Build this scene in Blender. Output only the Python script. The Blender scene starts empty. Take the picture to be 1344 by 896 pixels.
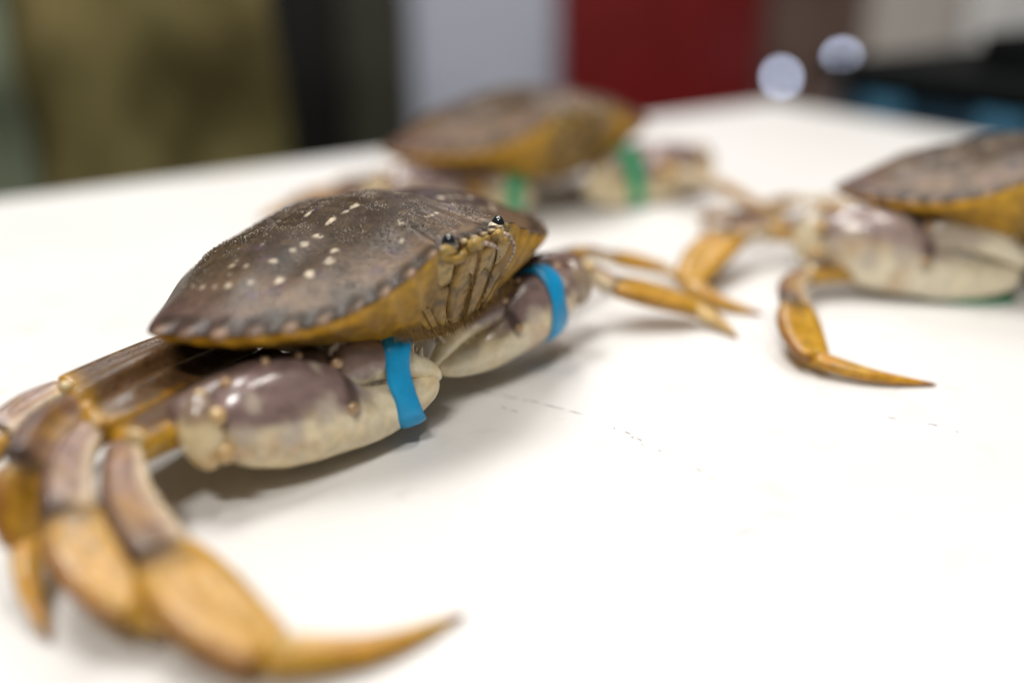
import bpy, bmesh, math
import numpy as np
from mathutils import Vector, Matrix, Euler

S = 0.01                      # the builders below work in centimetres
sc = bpy.context.scene
R_ = math.radians

# ------------------------------------------------------------------ camera, world, lamps, exposure
CAM_H, CAM_PITCH, CAM_ROLL = 15.31, 0.382, -0.012
cd = bpy.data.cameras.new('camera')
cam = bpy.data.objects.new('camera', cd)
sc.collection.objects.link(cam)
sc.camera = cam
cam.matrix_world = Matrix.Translation((0, 0, CAM_H * S)) @ Matrix.Rotation(math.pi / 2 - CAM_PITCH, 4, 'X') @ Matrix.Rotation(CAM_ROLL, 4, 'Z')
cd.lens = 35.0
cd.sensor_width = 36.0
cd.clip_start = 0.01
cd.clip_end = 50.0
cd.dof.use_dof = True
cd.dof.focus_distance = 0.33
cd.dof.aperture_fstop = 1.9

w = bpy.data.worlds.new('World')
sc.world = w
w.use_nodes = True
bg = w.node_tree.nodes['Background']
bg.inputs[0].default_value = (1.0, 0.97, 0.93, 1)
bg.inputs[1].default_value = 0.12

def area(name, loc, target, sx, sy, power, col):
    d = bpy.data.lights.new(name, 'AREA')
    d.shape = 'RECTANGLE'
    d.size, d.size_y, d.energy, d.color = sx, sy, power, col
    o = bpy.data.objects.new(name, d)
    o.location = loc
    o.rotation_euler = (Vector(target) - Vector(loc)).to_track_quat('-Z', 'Y').to_euler()
    sc.collection.objects.link(o)
    return o
area('area_lamp', (-0.40, 0.62, 1.6), (0, 0.4, 0), 0.75, 0.5, 24, (1.0, 0.98, 0.95))
area('area_lamp', (0.5, 0.3, 1.7), (0, 0.4, 0), 0.5, 0.14, 9, (1.0, 0.95, 0.90))
area('area_lamp', (-0.25, -0.55, 1.4), (0.0, 0.4, 0), 0.4, 0.14, 14, (1.0, 0.98, 0.94))
area('area_lamp', (0.3, 2.0, 1.9), (0.2, 2.0, 0), 1.5, 0.4, 26, (1.0, 0.97, 0.95))  # added lamp over the background, put in to brighten cloth and cabinets

vs = sc.view_settings
vs.view_transform = 'Standard'
vs.look = 'None'
vs.exposure = -0.18
vs.gamma = 1.0
vs.use_curve_mapping = False

# ------------------------------------------------------------------ numpy helpers
def A(*p): return np.array(p, float)
def nrm(v):
    v = np.asarray(v, float)
    return v / (np.linalg.norm(v, axis=-1, keepdims=True) + 1e-12)
def smooth(a, b, x):
    t = np.clip((x - a) / (b - a), 0, 1)
    return t * t * (3 - 2 * t)
def mix(a, b, t):
    t = np.asarray(t)[..., None]
    return np.asarray(a, float) * (1 - t) + np.asarray(b, float) * t
def vnoise(p, f=1.0, seed=0):
    p = np.asarray(p, float) * f + 137.31 + seed * 17.7
    i = np.floor(p).astype(np.int64); fr = p - i; fr = fr * fr * (3 - 2 * fr)
    def h(a, b, c):
        n = (a * 374761393 + b * 668265263 + c * 2147483647 + seed * 974711) & 0x7fffffff
        n = ((n ^ (n >> 13)) * 1274126177) & 0x7fffffff
        return ((n ^ (n >> 16)) & 0xffff) / 65535.0
    r = 0
    for dx in (0, 1):
        for dy in (0, 1):
            for dz in (0, 1):
                wgt = (fr[..., 0] if dx else 1 - fr[..., 0]) * (fr[..., 1] if dy else 1 - fr[..., 1]) * (fr[..., 2] if dz else 1 - fr[..., 2])
                r = r + wgt * h(i[..., 0] + dx, i[..., 1] + dy, i[..., 2] + dz)
    return r
def fbm(p, f=1.0, seed=0):
    return (vnoise(p, f, seed) * .55 + vnoise(p, f * 2.1, seed + 1) * .3 + vnoise(p, f * 4.3, seed + 2) * .15)
def catmull(pts, n):
    pts = np.asarray(pts, float)
    q = np.vstack([2 * pts[0] - pts[1], pts, 2 * pts[-1] - pts[-2]])
    m = len(pts) - 1
    t = np.linspace(0, m, n); k = np.minimum(t.astype(int), m - 1); u = (t - k)[:, None]
    p0, p1, p2, p3 = q[k], q[k + 1], q[k + 2], q[k + 3]
    return .5 * (2 * p1 + (p2 - p0) * u + (2 * p0 - 5 * p1 + 4 * p2 - p3) * u ** 2 + (3 * p1 - p0 - 3 * p2 + p3) * u ** 3)

def sweep(path, wide, wd, th, n=40, seg=28, power=2.3, cap=0.5, tanv=None):
    """tube along path; wide = direction of the broad axis; wd/th = half sizes at stations.
    returns verts, faces, t (along), a (angle: cos>0 on the +wide edge, sin>0 on the +thick face)"""
    C = catmull(path, n)
    t = np.linspace(0, 1, n)
    W_ = np.interp(t, np.linspace(0, 1, len(wd)), wd)
    for _ in range(3): W_[1:-1] = .25 * W_[:-2] + .5 * W_[1:-1] + .25 * W_[2:]
    T_ = np.interp(t, np.linspace(0, 1, len(th)), th)
    for _ in range(3): T_[1:-1] = .25 * T_[:-2] + .5 * T_[1:-1] + .25 * T_[2:]
    tan = nrm(np.gradient(C, axis=0))
    if tanv is not None: tan = np.repeat(nrm(tanv)[None], n, 0)
    wv = np.asarray(wide, float)
    if wv.ndim == 1: wv = np.repeat(wv[None], n, 0)
    wv = nrm(wv - (wv * tan).sum(1, keepdims=True) * tan)
    tv = np.cross(tan, wv)
    L = np.linalg.norm(np.diff(C, axis=0), axis=1).sum()
    s = t * L
    cl = cap
    e0 = np.sqrt(np.clip(1 - (1 - np.clip(s / (cl + 1e-9), 0, 1)) ** 2, 0, 1)) if cl else 1
    e1 = np.sqrt(np.clip(1 - (1 - np.clip((L - s) / (cl + 1e-9), 0, 1)) ** 2, 0, 1)) if cl else 1
    k = np.maximum(e0 * e1, .03)
    a = np.linspace(0, 2 * np.pi, seg, endpoint=False)
    ca = np.sign(np.cos(a)) * abs(np.cos(a)) ** (2 / power)
    sa = np.sign(np.sin(a)) * abs(np.sin(a)) ** (2 / power)
    V = C[:, None] + wv[:, None] * (W_ * k)[:, None, None] * ca[None, :, None] + tv[:, None] * (T_ * k)[:, None, None] * sa[None, :, None]
    V = V.reshape(-1, 3)
    F = []
    for i in range(n - 1):
        for j in range(seg):
            j2 = (j + 1) % seg
            F.append((i * seg + j, i * seg + j2, (i + 1) * seg + j2, (i + 1) * seg + j))
    F.append(tuple(range(seg))[::-1]); F.append(tuple((n - 1) * seg + j for j in range(seg)))
    return V, F, np.repeat(t, seg), np.tile(a, n)

def ball(c, r, ax=None, nu=14, nv=10):
    V = [];F = []
    r = np.asarray(r, float) * np.ones(3)
    M = np.eye(3) if ax is None else np.asarray(ax)
    for i in range(nv + 1):
        for j in range(nu):
            p = math.pi * (i + .02) / (nv + .04); q = 2 * math.pi * j / nu
            V.append(np.asarray(c) + M.T @ (r * A(math.sin(p) * math.cos(q), math.sin(p) * math.sin(q), math.cos(p))))
    for i in range(nv):
        for j in range(nu):
            F.append((i * nu + j, (i + 1) * nu + j, (i + 1) * nu + (j + 1) % nu, i * nu + (j + 1) % nu))
    F.append(tuple(range(nu))); F.append(tuple(nv * nu + j for j in range(nu))[::-1])
    return np.array(V), F
def join(*parts):
    V = []; F = []; C = []; n = 0
    for v, f, c in parts:
        v = np.asarray(v); c = np.asarray(c, float)
        if c.ndim == 1: c = np.repeat(c[None], len(v), 0)
        V.append(v); C.append(c); F += [tuple(i + n for i in q) for q in f]; n += len(v)
    return np.vstack(V), F, np.vstack(C)

col0 = sc.collection
def mk(name, V, F, mat, parent=None, base=(0, 0, 0), col=None, smooth_=True, recalc=True):
    V = (np.asarray(V, float) - np.asarray(base, float)) * S
    me = bpy.data.meshes.new(name)
    me.from_pydata(V.tolist(), [], [tuple(int(i) for i in f) for f in F])
    if col is not None:
        ca = me.color_attributes.new('Col', 'FLOAT_COLOR', 'POINT')
        c4 = np.ones((len(V), 4), np.float32); c4[:, :3] = np.clip(col, 0, 1)
        ca.data.foreach_set('color', c4.ravel())
    if recalc:
        b = bmesh.new(); b.from_mesh(me); bmesh.ops.recalc_face_normals(b, faces=b.faces); b.to_mesh(me); b.free()
    if smooth_:
        me.polygons.foreach_set('use_smooth', [True] * len(me.polygons))
    me.materials.append(mat)
    o = bpy.data.objects.new(name, me)
    col0.objects.link(o)
    if parent is not None: o.parent = parent
    else: o.location = Vector(base) * S
    return o
def empty(name, base=(0, 0, 0), parent=None):
    o = bpy.data.objects.new(name, None)
    o.empty_display_size = .01
    col0.objects.link(o)
    if parent is not None: o.parent = parent
    else: o.location = Vector([float(x) for x in base]) * S
    return o
def tag(o, label=None, cat=None, group=None, kind=None):
    if label: o['label'] = label
    if cat: o['category'] = cat
    if group: o['group'] = group
    if kind: o['kind'] = kind
    return o

# ------------------------------------------------------------------ materials
def mat_base(name):
    m = bpy.data.materials.new(name); m.use_nodes = True
    return m, m.node_tree.nodes, m.node_tree.links, m.node_tree.nodes['Principled BSDF']
def shell_mat(name, rough=.38, coat=.35, gran=0.0, gscale=900, fine=.25, sub=0.0, vary=.35, spec=.5):
    m, N, L, b = mat_base(name)
    at = N.new('ShaderNodeAttribute'); at.attribute_name = 'Col'
    tc = N.new('ShaderNodeTexCoord')
    n1 = N.new('ShaderNodeTexNoise'); n1.inputs['Scale'].default_value = 260; n1.inputs['Detail'].default_value = 6
    L.new(tc.outputs['Object'], n1.inputs['Vector'])
    mr = N.new('ShaderNodeMapRange'); mr.inputs[1].default_value = .3; mr.inputs[2].default_value = .7
    mr.inputs[3].default_value = 1 - vary; mr.inputs[4].default_value = 1 + vary * .7
    L.new(n1.outputs['Fac'], mr.inputs[0])
    mx = N.new('ShaderNodeVectorMath'); mx.operation = 'SCALE'
    L.new(at.outputs['Color'], mx.inputs[0]); L.new(mr.outputs[0], mx.inputs['Scale'])
    L.new(mx.outputs[0], b.inputs['Base Color'])
    b.inputs['Roughness'].default_value = rough
    b.inputs['Specular IOR Level'].default_value = spec
    b.inputs['Coat Weight'].default_value = coat
    b.inputs['Coat Roughness'].default_value = .1
    n2 = N.new('ShaderNodeTexNoise'); n2.inputs['Scale'].default_value = 700; n2.inputs['Detail'].default_value = 4
    L.new(tc.outputs['Object'], n2.inputs['Vector'])
    bu = N.new('ShaderNodeBump'); bu.inputs['Strength'].default_value = fine; bu.inputs['Distance'].default_value = .0006
    L.new(n2.outputs['Fac'], bu.inputs['Height'])
    last = bu
    if gran:
        vo = N.new('ShaderNodeTexVoronoi'); vo.inputs['Scale'].default_value = gscale
        L.new(tc.outputs['Object'], vo.inputs['Vector'])
        ag = N.new('ShaderNodeAttribute'); ag.attribute_name = 'Gran'
        r2 = N.new('ShaderNodeMapRange'); r2.inputs[1].default_value = 0.0; r2.inputs[2].default_value = .42
        r2.inputs[3].default_value = 1; r2.inputs[4].default_value = 0
        r2.interpolation_type = 'SMOOTHSTEP'
        L.new(vo.outputs['Distance'], r2.inputs[0])
        ml = N.new('ShaderNodeMath'); ml.operation = 'MULTIPLY'
        L.new(r2.outputs[0], ml.inputs[0]); L.new(ag.outputs['Fac'], ml.inputs[1])
        b2 = N.new('ShaderNodeBump'); b2.inputs['Strength'].default_value = gran; b2.inputs['Distance'].default_value = .0013
        L.new(ml.outputs[0], b2.inputs['Height']); L.new(bu.outputs[0], b2.inputs['Normal'])
        last = b2
    L.new(last.outputs[0], b.inputs['Normal'])
    L.new(last.outputs[0], b.inputs['Coat Normal'])
    if sub:
        b.inputs['Subsurface Weight'].default_value = sub
        b.inputs['Subsurface Radius'].default_value = (.006, .003, .001)
        b.inputs['Subsurface Scale'].default_value = .5
    return m
def plain(name, col, rough=.5, metal=0, noise=0, nscale=30, bump=0, emit=0, coat=0, col2=None):
    m, N, L, b = mat_base(name)
    b.inputs['Base Color'].default_value = (*col, 1)
    b.inputs['Roughness'].default_value = rough
    b.inputs['Metallic'].default_value = metal
    b.inputs['Coat Weight'].default_value = coat
    if noise or col2:
        tc = N.new('ShaderNodeTexCoord'); n1 = N.new('ShaderNodeTexNoise')
        n1.inputs['Scale'].default_value = nscale; n1.inputs['Detail'].default_value = 5
        L.new(tc.outputs['Object'], n1.inputs['Vector'])
        rp = N.new('ShaderNodeValToRGB'); rp.color_ramp.elements[0].position = .33; rp.color_ramp.elements[1].position = .67
        c2 = col2 or tuple(min(1, c * (1 + noise)) for c in col)
        c1 = col if col2 else tuple(c * (1 - noise) for c in col)
        rp.color_ramp.elements[0].color = (*c1, 1); rp.color_ramp.elements[1].color = (*c2, 1)
        L.new(n1.outputs['Fac'], rp.inputs[0]); L.new(rp.outputs[0], b.inputs['Base Color'])
        if bump:
            bu = N.new('ShaderNodeBump'); bu.inputs['Strength'].default_value = bump; bu.inputs['Distance'].default_value = .002
            L.new(n1.outputs['Fac'], bu.inputs['Height']); L.new(bu.outputs[0], b.inputs['Normal'])
    if emit:
        b.inputs['Emission Color'].default_value = (*col, 1); b.inputs['Emission Strength'].default_value = emit
    return m
M_CARA = shell_mat('granular_shell', rough=.46, coat=.14, gran=.5, gscale=1200, fine=.3, vary=.38, spec=.2)
M_GRAN = shell_mat('granule_shell', rough=.26, coat=.6, fine=.0, vary=.1, spec=.6)
M_SHELL = shell_mat('smooth_shell', rough=.30, coat=.8, fine=.2, vary=.16, sub=.05)
M_LEG = shell_mat('leg_shell', rough=.38, coat=.45, gran=.3, gscale=1000, fine=.2, vary=.35, sub=.18, spec=.3)
M_FACE = shell_mat('mouth_shell', rough=.42, coat=.18, fine=.5, vary=.4, spec=.25)
M_HAIR = plain('bristle', (.24, .14, .035), .6)
M_CORNEA = plain('black_cornea', (.008, .012, .014), .08, coat=1)

def table_mat():
    m, N, L, b = mat_base('white_laminate')
    tc = N.new('ShaderNodeTexCoord')
    n1 = N.new('ShaderNodeTexNoise'); n1.inputs['Scale'].default_value = 9; n1.inputs['Detail'].default_value = 5
    L.new(tc.outputs['Object'], n1.inputs['Vector'])
    r1 = N.new('ShaderNodeValToRGB'); e = r1.color_ramp.elements
    e[0].position = .3; e[0].color = (.72, .70, .675, 1); e[1].position = .7; e[1].color = (.76, .75, .735, 1)
    L.new(n1.outputs['Fac'], r1.inputs[0])
    n2 = N.new('ShaderNodeTexNoise'); n2.inputs['Scale'].default_value = 55; n2.inputs['Detail'].default_value = 3
    L.new(tc.outputs['Object'], n2.inputs['Vector'])
    r2 = N.new('ShaderNodeValToRGB'); e = r2.color_ramp.elements
    e[0].position = .60; e[0].color = (1, 1, 1, 1); e[1].position = .82; e[1].color = (.86, .85, .84, 1)
    L.new(n2.outputs['Fac'], r2.inputs[0])
    mx = N.new('ShaderNodeMix'); mx.data_type = 'RGBA'; mx.blend_type = 'MULTIPLY'; mx.inputs[0].default_value = 1
    L.new(r1.outputs[0], mx.inputs[6]); L.new(r2.outputs[0], mx.inputs[7])
    L.new(mx.outputs[2], b.inputs['Base Color'])
    b.inputs['Roughness'].default_value = .42
    b.inputs['Specular IOR Level'].default_value = .35
    n3 = N.new('ShaderNodeTexNoise'); n3.inputs['Scale'].default_value = 400
    L.new(tc.outputs['Object'], n3.inputs['Vector'])
    bu = N.new('ShaderNodeBump'); bu.inputs['Strength'].default_value = .05; bu.inputs['Distance'].default_value = .001
    L.new(n3.outputs['Fac'], bu.inputs['Height']); L.new(bu.outputs[0], b.inputs['Normal'])
    return m

# ------------------------------------------------------------------ the table and what stands behind it
EC = A(26.4, 102.3)                              # far corner of the table
E1 = nrm(A(-0.846, -0.533)); E2 = nrm(A(0.533, -0.846))
def quadbox(corners, z0, z1):
    V = [(*c, z0) for c in corners] + [(*c, z1) for c in corners]
    return np.array(V), [(0, 1, 2, 3), (4, 5, 6, 7), (0, 1, 5, 4), (1, 2, 6, 5), (2, 3, 7, 6), (3, 0, 4, 7)]
def box(c, sx, sy, z0, z1, ang=0):
    ca, sa = math.cos(ang), math.sin(ang)
    return quadbox([(c[0] + ca * x - sa * y, c[1] + sa * x + ca * y) for x, y in ((-sx, -sy), (sx, -sy), (sx, sy), (-sx, sy))], z0, z1)
FLOOR = -86.0
V, F = quadbox([(-400, -150), (400, -150), (400, 420), (-400, 420)], FLOOR - 10, FLOOR)
fl = mk('floor', V, F, plain('dark_concrete', (.09, .085, .08), .6, noise=.3, nscale=4), None, smooth_=False)
tag(fl, kind='structure')
tb = empty('table', (0, 45, 0))
tag(tb, 'white laminate table with faint scratches that the crabs lie on', 'table')
TL, TW = 150.0, 130.0
cs = [EC, EC + E1 * TL, EC + E1 * TL + E2 * TW, EC + E2 * TW]
V, F = quadbox(cs, -3.2, 0.0)
top = mk('table_top', V, F, table_mat(), tb, (0, 45, 0), smooth_=False)
md = top.modifiers.new('bev', 'BEVEL'); md.width = .006; md.segments = 4
M_STEEL = plain('grey_steel', (.35, .35, .36), .4, metal=.8)
for a_, b_ in ((8, 8), (TL - 8, 8), (8, TW - 8), (TL - 8, TW - 8)):
    p = EC + E1 * a_ + E2 * b_
    V, F = box(p, 2.5, 2.5, FLOOR, -3.2)
    mk('leg', V, F, M_STEEL, tb, (0, 45, 0), smooth_=False)

# scratches and specks on the table top (worn-in marks, 0.1 mm proud)
M_MARK = plain('scratch_grey', (.27, .26, .26), .6, noise=.3, nscale=300)
rng = np.random.default_rng(5)
def scratch(p, q, wdt, gaps):
    p = A(*p); q = A(*q); d = q - p; L_ = np.linalg.norm(d); d /= L_; n_ = A(-d[1], d[0])
    V = []; F = []
    s = 0
    while s < L_:
        ln = rng.exponential(.3) + .06
        k = 7
        o = len(V)
        off = rng.normal(0, .06)
        for i in range(k):
            t = min(s + ln * i / (k - 1), L_)
            c = p + d * t + n_ * (off + rng.normal(0, .02))
            hw = wdt * (math.sin(math.pi * (i + .3) / (k - .4)) * .8 + .2) * rng.uniform(.5, 1.2)
            V += [(*(c + n_ * hw), .012), (*(c - n_ * hw), .012)]
        for i in range(k - 1): F.append((o + 2 * i, o + 2 * i + 1, o + 2 * i + 3, o + 2 * i + 2))
        s += ln + rng.exponential(gaps)
    mk('scratch', V, F, M_MARK, tb, (0, 45, 0), smooth_=False, recalc=False)

# ------------------------------------------------------------------ crab body
MARG = []
def margin(n):
    """closed outline of the carapace in the crab frame: x right, y forward; columns clockwise from the front"""
    zf = 1.11
    front = catmull([(0, 6.1, 1.17), (.35, 6.0, 1.16), (.7, 5.95, 1.15), (.9, 5.9, 1.14), (1.05, 5.45, 1.09), (1.35, 5.4, 1.07), (1.56, 5.82, 1.07), (1.72, 5.88, 1.05)], int(n * .16))
    ang = np.linspace(math.asin(1.72 / 8.6), math.pi / 2, int(n * .56))
    x = 8.6 * np.sin(ang); y = 6.0 * np.cos(ang)
    th = np.clip((8.5 - x) / 6.5, 0, 1.06)
    z = zf * th ** 1.5 - .5 * np.sin(np.clip(th, 0, 1) * math.pi)
    arc = np.stack([x, y, z], 1)
    back = catmull([(8.6, 0, 0), (8.15, -.4, .12), (6.6, -1.9, .1), (4.8, -3.5, .28), (3.3, -4.7, .3), (2.4, -5.05, .3), (1.2, -5.15, .34), (0, -5.15, .36)], n - int(n * .16) - int(n * .56) + 2)
    half = np.vstack([front, arc[1:], back[1:]])
    tooth = np.zeros(len(half))
    a0, a1 = len(front), len(front) + len(arc) - 1
    seg = np.linalg.norm(np.diff(arc, axis=0), axis=1); sl = np.concatenate([[0], np.cumsum(seg)]); sl /= sl[-1]
    fr = (sl * 10) % 1.0
    tt = np.where(fr < .4, fr / .4, (1 - fr) / .6) ** 1.3
    tooth[a0 - 1:a1] = tt * (.75 + .5 * sl)
    # front spines
    fr = (half[:a0 - 1, 0] / .46 + .5) % 1.0
    tooth[:a0 - 1] = np.where(half[:a0 - 1, 0] < .95, (1 - abs(fr - .5) * 2) ** 1.2 * .7, 0)
    other = half[1:-1][::-1] * [-1, 1, 1]
    return np.vstack([half, other]), np.concatenate([tooth, tooth[1:-1][::-1]])

SPOTS = []
def lobes(x, y):
    ax = abs(x)
    g = lambda cx, cy, sx, sy, a: a * np.exp(-((ax - cx) / sx) ** 2 - ((y - cy) / sy) ** 2)
    return (g(5.2, -2.3, 1.8, 1.6, .36) + g(0, 2.0, 1.3, 1.6, .16) + g(0, -2.6, 1.2, 1.2, .28) + g(1.7, 3.5, .9, .9, .16)
            - g(2.5, .6, .6, 2.0, .20) - g(4.6, 2.3, 2.0, .55, .12) + g(6.3, 1.6, 1.2, .9, .12) - g(0, 4.6, .25, .9, .12) - g(1.5, -1.2, 1.2, .4, .12))

def body_geo(n=230, nt=110, nl=44):
    M, T = margin(n)
    N = len(M)
    pole = A(0, .2); zc = 2.33
    out2 = nrm(M[:, :2] - pole)
    Mt = M.copy(); Mt[:, :2] += out2 * (T * .18)[:, None]
    Ms = M.copy(); it = int(14 * (n / 230) ** 2) + 3
    for _ in range(it * 3): Ms = .25 * np.roll(Ms, 1, 0) + .5 * Ms + .25 * np.roll(Ms, -1, 0)
    V = []; kind = []; s_all = []
    for k in range(1, nt + 1):
        s = (k / nt) ** .92
        f_ = smooth(.9, 1.0, s)
        f2 = smooth(.86, 1.0, s)
        Mk = Ms + (M - Ms) * f2
        xy = pole + (Mk[:, :2] - pole) * s + out2 * (T * .18 * f_)[:, None]
        side = abs(M[:, 0]) / 8.6
        p = 1.75 + .25 * side
        z = Mk[:, 2] + (zc - Mk[:, 2]) * (1 - s ** p)
        z = z + lobes(xy[:, 0], xy[:, 1]) * (1 - smooth(.72, 1.0, s)) + T * .05 * f_
        V.append(np.column_stack([xy, z])); kind.append(np.zeros(N)); s_all.append(np.full(N, s))
    ang_f = smooth(-1.0, 4.5, M[:, 1])
    fx = .50; fy = np.where(M[:, 1] > 0, .74, .82)
    B = np.column_stack([M[:, 0] * fx, M[:, 1] * fy, -2.0 - .25 * ang_f * np.exp(-(M[:, 0] / 3.0) ** 2)])
    B[:, 2] += .4 * smooth(0, -5, M[:, 1])
    d = B - Mt
    C1 = Mt + d * A(.10, .06, 0) + np.column_stack([np.zeros((N, 2)), -.3 - .3 * ang_f - .35 * smooth(6.5, 8.4, abs(M[:, 0]))])
    C2 = Mt + d * np.column_stack([np.full(N, .66), .66 - .1 * ang_f, .50 + .12 * ang_f])
    # cheeks bulge around the mouth field
    bul = np.exp(-((abs(M[:, 0]) - 3.4) / 1.7) ** 2) * (M[:, 1] > 0)
    C2[:, :2] += out2 * (bul * .35)[:, None]
    for k in range(1, nl + 1):
        u = k / nl
        P = ((1 - u) ** 3) * Mt + 3 * u * (1 - u) ** 2 * C1 + 3 * u * u * (1 - u) * C2 + u ** 3 * B
        V.append(P); kind.append(np.full(N, u)); s_all.append(np.full(N, 1.0))
    bc = A(0, .6, -2.9)
    for k in range(1, 9):
        u = k / 9
        P = B + (bc - B) * u; P[:, 2] = B[:, 2] + (bc[2] - B[:, 2]) * (1 - (1 - u) ** 2)
        V.append(P); kind.append(np.full(N, 1 + u)); s_all.append(np.full(N, 1.0))
    rows = len(V)
    V = np.vstack(V); kind = np.concatenate(kind); s_all = np.concatenate(s_all)
    Tt = np.tile(T, rows)
    F = []
    for r in range(rows - 1):
        for j in range(N):
            j2 = (j + 1) % N
            F.append((r * N + j, r * N + j2, (r + 1) * N + j2, (r + 1) * N + j))
    c0 = len(V); z0 = zc + lobes(np.array([0.]), np.array([.2]))[0]
    V = np.vstack([V, [[0, .2, z0]], [bc]])
    kind = np.append(kind, [0, 2]); s_all = np.append(s_all, [0, 1]); Tt = np.append(Tt, [0, 0])
    for j in range(N):
        F.append((c0, (j + 1) % N, j)); F.append((c0 + 1, (rows - 1) * N + j, (rows - 1) * N + (j + 1) % N))
    return V, F, kind, s_all, Tt

BROWN = A(.047, .028, .0125); MAUVE = A(.067, .042, .026); TAN = A(.135, .09, .048); CREAM = A(.74, .60, .35)
AMBER = A(.44, .225, .008); DAMBER = A(.17, .072, .004); YELLOW = A(.55, .32, .03); DARK = A(.035, .02, .014); PINK = A(.34, .22, .14)
PALE = A(.74, .65, .45); ORANGE = A(.46, .145, .004)

def body_colors(V, kind, s, T, tone=1.0, spots=1.0):
    x, y = V[:, 0], V[:, 1]; ax = abs(x)
    n1 = fbm(V, .9, 1); n2 = fbm(V, 3.2, 4); n3 = vnoise(V, 9, 7); n4 = fbm(V, .55, 11)
    c = mix(BROWN, MAUVE, smooth(.38, .62, n1) * .9)
    c = mix(c, A(.030, .018, .011), smooth(.48, .66, n4) * .7 * (1 - smooth(.6, .95, s)))
    c = mix(c, TAN, smooth(.5, .72, n2) * .35)
    c = mix(c, TAN * A(1.05, .95, .95), smooth(.55, .9, s) * (1 - smooth(.92, .96, s)) * smooth(-1.5, 2, y) * smooth(.25, .6, n1) * 1.0)
    c = mix(c, A(.075, .040, .062), smooth(.6, .76, fbm(V, 1.6, 15)) * .55)
    c = mix(c, A(.095, .05, .055), smooth(6.2, 8.2, ax) * .6)
    c = mix(c, BROWN * .6, smooth(.90, .94, s) * (1 - smooth(.95, .985, s)) * (y > 0) * .7)
    gap = 1 - smooth(.15, .5, T)
    tn = .25 + .75 * smooth(.3, .62, vnoise(V * A(1, 1, 0), 1.15, 33))
    c = mix(c, PINK, smooth(.95, .99, s) * (y > -.4) * smooth(.3, .8, T) * tn * .75)
    c = mix(c, BROWN * .55, smooth(.955, .98, s) * gap * (y > 0) * .7)
    if spots:
        for (sx, sy, r, el) in SPOTS:
            r = r * .88
            for sg in (1, -1):
                dx = x - sg * sx; dy = y - sy
                d = np.sqrt((dx / el) ** 2 + dy ** 2) + (n3 - .5) * r * .9
                c = mix(c, A(.50, .42, .31), (1 - smooth(r * .4, r * 1.15, d)) * (kind == 0) * (.55 + .45 * min(1, r / .14)) * spots)
    lo = (kind > 0)
    u = np.clip(kind, 0, 1)
    face = np.exp(-(ax / 2.6) ** 4) * (y > 0)
    cl = mix(AMBER * 1.1, DAMBER, smooth(.1, .55, u) * .55)
    cl = mix(cl, YELLOW * .8, smooth(.45, .62, n1) * .4)
    cl = mix(cl, A(.20, .11, .015), smooth(.2, .6, u) * smooth(.4, .6, n2) * .6)
    cl = mix(cl, A(.035, .02, .006), smooth(.3, .7, ax / 8.6) * smooth(.10, .3, u) * .85)  # shade under the shell rim, painted into the underside colour
    cl = mix(cl, YELLOW * .75, np.exp(-(ax / 3.4) ** 4) * (y > 0) * .6)
    cl = mix(cl, A(.17, .095, .022), np.exp(-(ax / 2.25) ** 8) * (y > 0) * smooth(.1, .22, u) * .95)  # crevice shade behind the face plates, put into the body colour
    cl = mix(cl, PINK * .9, (1 - smooth(.0, .09, u)) * smooth(.3, .8, T) * .9 * tn)
    cl = mix(cl, A(.09, .05, .03), (1 - smooth(.0, .1, u)) * (1 - smooth(.2, .5, T)) * .5 * (y > 0))
    cl = mix(cl, PALE * .8, smooth(1.0, 1.25, kind))
    c = np.where(lo[:, None], cl, c)
    return c * tone

def frame(center, yaw, pitch, roll, scale=1.0):
    cz, sz = math.cos(yaw), math.sin(yaw); cp, sp = math.cos(pitch), math.sin(pitch); cr, sr = math.cos(roll), math.sin(roll)
    Rm = A((cz, -sz, 0), (sz, cz, 0), (0, 0, 1)) @ A((1, 0, 0), (0, cp, -sp), (0, sp, cp)) @ A((cr, 0, sr), (0, 1, 0), (-sr, 0, cr))
    c = A(*center)
    def W(p): return np.asarray(p, float) @ Rm.T * scale + c
    W.R = Rm; W.c = c; W.s = scale
    return W

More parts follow.
